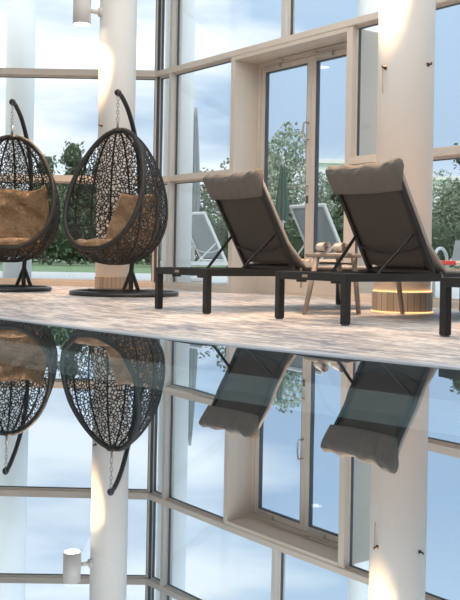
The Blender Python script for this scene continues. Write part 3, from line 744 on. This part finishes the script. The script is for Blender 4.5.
b = BM(); add_tube(b, [(-0.11, -0.13, 0.37), (0.14, -0.06, 0.37), (0.06, 0.15, 0.37)], 0.010, 8, True); new_obj('stretcher', b, 'wood', st, True)
for i, (dx, lab) in enumerate(((-0.085, 'rolled cream towel on the stool, left one'), (0.045, 'rolled cream towel on the stool, right one'))):
    b = BM(); pts = []
    for k in range(44):
        a = k * 0.42; r = 0.006 + 0.00135 * k * 0.42 * 1.25; pts.append((r * math.cos(a), r * math.sin(a)))
    n = len(pts)
    A = [b.verts.new((x, -0.11, z)) for x, z in pts]; B_ = [b.verts.new((x, 0.11, z)) for x, z in pts]
    for k in range(n - 1): b.faces.new((A[k], A[k + 1], B_[k + 1], B_[k]))
    o = new_obj('rolled_towel', b, 'towel_beige', None, True, (0.775 + dx, 7.07, 0.492)); o.rotation_euler = (0, 0, R(8)); md = o.modifiers.new('thick', 'SOLIDIFY'); md.thickness = 0.004
    tag(o, lab, 'towel', 'rolled towels on the stool')

b = BM(); add_tube(b, [(0, 0, 0), (-0.055, 0.03, 0.40)], [0.017, 0.021], 10)
tag(new_obj('wooden_post', b, 'wood', None, True, (1.285, 7.06, 0.0)), 'short slanted wooden leg in front of the wood clad foot of the right column', 'post')
# ---------------------------------------------------------------- outside
b = BM(); add_prism(b, [(-6.5, 12.051), (-1.0, 12.051), (-0.76, 12.30), (-0.6, 12.07), (0.2, 11.35), (4.30, 5.66), (30, 5.66), (30, 21), (-30, 21), (-30, 12.051)][:0] or [(-30, 12.06), (-1.0, 12.06), (-0.74, 12.29), (4.32, 5.62), (40, 5.62), (40, 20.5), (-30, 20.5)], -0.2, -0.01)
tag(new_obj('terrace_paving', b, 'paving'), 'pale paved terrace outside the windows', kind='structure')
b = BM(); add_prism(b, [(-60, 20.5), (80, 20.5), (80, 120), (-60, 120)], -0.2, -0.005)
tag(new_obj('lawn', b, 'grass'), 'green lawn beyond the terrace', kind='structure')
def leaves(bm, centers, n, size, rnd):
    tot = sum(r[0] * r[2] for c, r in centers)
    for c, r in centers:
        for _ in range(int(n * r[0] * r[2] / tot)):
            d = Vector((rnd.gauss(0, 1), rnd.gauss(0, 1), rnd.gauss(0, 1))).normalized(); k = rnd.uniform(0.72, 1.08)
            p = Vector(c) + Vector((d.x * r[0], d.y * r[1], d.z * r[2])) * k
            if p.z < 0.05: continue
            t = Vector((rnd.gauss(0, 1), rnd.gauss(0, 1), rnd.gauss(0, 1))).normalized(); s = t.orthogonal().normalized() ; L = size * rnd.uniform(0.6, 1.3)
            v = [bm.verts.new(p + t * L), bm.verts.new(p + s * L * 0.45), bm.verts.new(p - t * L), bm.verts.new(p - s * L * 0.45)]
            bm.faces.new(v)
def blob(bm, c, r, rnd):
    res = bmesh.ops.create_icosphere(bm, subdivisions=2, radius=1.0)
    for v in res['verts']:
        k = rnd.uniform(0.70, 0.86); v.co = Vector((c[0] + v.co.x * r[0] * k, c[1] + v.co.y * r[1] * k, max(0.0, c[2] + v.co.z * r[2] * k)))
# hedge
rnd = random.Random(8); hd = empty('hedge', (0, 30, 0), label='long dark green clipped hedge across the lawn', cat='hedge')
cs = [((x, rnd.uniform(-0.1, 0.1), 0.85), (0.8, 0.6, 0.85 + rnd.uniform(-0.08, 0.1))) for x in [k * 0.9 - 25 for k in range(46)]]
b = BM(); leaves(b, cs, 22000, 0.10, rnd); new_obj('foliage', b, 'leaf_dark', hd)
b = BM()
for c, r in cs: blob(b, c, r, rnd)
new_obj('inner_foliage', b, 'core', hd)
def make_tree(seed, mat, h, w, n, loose):
    rnd = random.Random(seed); t = empty('tree')
    cs = []
    for k in range(9):
        z = h * rnd.uniform(0.30, 0.82); rr = w * rnd.uniform(0.30, 0.5) * (1.25 - 0.6 * z / h); a = rnd.uniform(0, 6.28); d = w * 0.45 * rnd.random() * (1.3 - z / h)
        cs.append(((d * math.cos(a), d * math.sin(a), z), (rr, rr, rr * 0.9)))
    cs.append(((0, 0, h * 0.86), (w * 0.2, w * 0.2, h * 0.13)))
    b = BM(); leaves(b, cs, n, 0.085, rnd); new_obj('foliage', b, mat, t)
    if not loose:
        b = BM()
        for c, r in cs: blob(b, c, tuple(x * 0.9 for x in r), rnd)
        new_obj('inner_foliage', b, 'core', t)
    b = BM(); add_tube(b, [(0, 0, 0), (0.05, 0.03, h * 0.35), (0.0, 0.0, h * 0.7)], [0.12, 0.09, 0.04], 8)
    for c, r in cs[:6]: add_tube(b, [(0.03, 0.02, h * 0.3), (c[0] * 0.6, c[1] * 0.6, (h * 0.3 + c[2]) / 2 + 0.1), c], [0.05, 0.035, 0.015], 6)
    new_obj('trunk', b, 'bark', t); return t
protos = {'d': (make_tree(1, 'leaf_mid', 4.2, 2.2, 2600, False), 4.2, 'dense green tree'), 'p': (make_tree(2, 'leaf_pale', 5.0, 2.0, 2600, True), 5.0, 'pale airy olive-like tree'), 'm': (make_tree(3, 'leaf_mid', 3.8, 1.9, 1900, True), 3.8, 'mid green loose tree')}
used = set(); used_px = []
for px, h, Y, kind, where in ((-60, 3.9, 35, 'd', 'far left, beyond the left edge'), (-20, 4.2, 34, 'd', 'left of the leftmost hanging chair'), (12, 3.6, 36, 'm', 'behind the leftmost hanging chair'), (44, 3.9, 33, 'd', 'just right of the leftmost hanging chair'), (70, 4.5, 34, 'd', 'between the two hanging chairs'), (98, 4.1, 36, 'd', 'behind the white column'),
    (148, 3.7, 35, 'm', 'right of the white column'), (203, 3.7, 35, 'm', 'seen through the first window right of the corner'), (229, 4.2, 36, 'm', 'beside the left door post'), (262, 4.5, 34, 'p', 'in the left half of the left door glass'), (287, 5.2, 33, 'p', 'in the right half of the left door glass'),
    (318, 3.7, 36, 'p', 'in the left half of the right door glass'), (336, 2.9, 33, 'd', 'low in the right door glass'), (384, 3.4, 34, 'd', 'behind the right column'), (441, 3.6, 33, 'm', 'just right of the right column'), (463, 4.9, 35, 'd', 'at the right edge behind the window'), (500, 4.4, 34, 'd', 'beyond the right edge')):
    Y2 = Y + (5 if len(used_px) % 2 else 0); used_px.append(px); h = 0.42 + (h - 0.42) * Y2 / Y; Y = Y2
    pr, ph_, nm = protos[kind]
    o = pr if kind not in used else copy_tree(pr); used.add(kind)
    o.location = ((px - 230) / 950 * Y, Y, -0.01); s = h / ph_; o.scale = (s, s, s); o.rotation_euler = (0, 0, px * 0.7)
    tag(o, '%s beyond the hedge, %s' % (nm, where), 'tree', 'trees beyond the hedge')
# buildings
def building(x0, x1, y, h, label, seed):
    t = empty('building', ((x0 + x1) / 2, y, 0), label=label, cat='building'); w = (x1 - x0) / 2
    b = BM(); add_box(b, -w, w, 0, 8, 0, h); new_obj('wall', b, 'plaster_out', t)
    b = BM(); add_box(b, -w - 0.2, w + 0.2, -0.3, 8.2, h, h + 0.25); new_obj('roof', b, 'plaster', t)
    z = 1.2
    while z < h - 1.5:
        x = -w + 0.8
        while x < w - 1.2:
            b = BM(); add_box(b, x, x + 1.0, -0.03, 0.05, z, z + 1.2); new_obj('window', b, 'parasol', t); x += 2.4
        z += 2.8
building(5.2, 9.2, 60, 6.3, 'pale building beyond the trees seen through the right door glass', 1)
building(12.4, 18.0, 58, 5.2, 'white building beyond the trees at the right edge', 2)
# closed parasols
def parasol(x, y, h, mat, label):
    t = empty('closed_parasol', (x, y, 0), label=label, cat='parasol', group='closed parasols on the terrace')
    b = BM(); add_tube(b, [(0, 0, 0), (0, 0, h)], 0.025, 10); new_obj('pole', b, 'steel', t, True)
    b = BM(); add_lathe(b, [(0.2, 0), (0.25, 0), (0.25, 0.05), (0.05, 0.08)], 24); new_obj('base', b, 'paving', t)
    b = BM()
    def cn(u, v):
        a = 2 * math.pi * u; r = (0.02 + 0.075 * v ** 0.8) * (1 + 0.22 * math.cos(8 * a)) * (1.0 if v < 0.9 else 0.75); return Vector((r * math.cos(a), r * math.sin(a), h - 0.03 - v * (h - 0.95)))
    add_grid(b, cn, 48, 12, True); new_obj('canopy', b, mat, t, True)
parasol(-0.59, 14.9, 2.72, 'parasol', 'grey closed parasol beyond the first window right of the corner')
parasol(0.71, 13.3, 1.75, 'parasol_green', 'dark green closed parasol beyond the left door glass')
# white outdoor chair at the right
t = empty('outdoor_armchair', (2.27, 9.0, 0), R(-30), label='white outdoor armchair with round arms right of the column', cat='chair')
for s in (-1, 1):
    b = BM(); add_tube(b, [(s * 0.27, -0.25, 0.0), (s * 0.27, -0.26, 0.35)] + [(s * 0.27, -0.06 - 0.20 * math.cos(a), 0.40 + 0.12 * math.sin(a)) for a in [R(q) for q in range(0, 181, 20)]] + [(s * 0.27, 0.16, 0.3), (s * 0.27, 0.25, 0.0)], 0.016, 8)
    new_obj('arm_frame', b, 'white_metal', t, True)
b = BM(); add_box(b, -0.255, 0.255, -0.24, 0.24, 0.36, 0.385, bevel=0.006); new_obj('seat', b, 'mesh_grey', t)
b = BM(); add_bar(b, (0, 0.22, 0.37), (0, 0.34, 0.60), 0.5, 0.02, (0, 1, 0), 0.004); new_obj('backrest', b, 'mesh_grey', t)
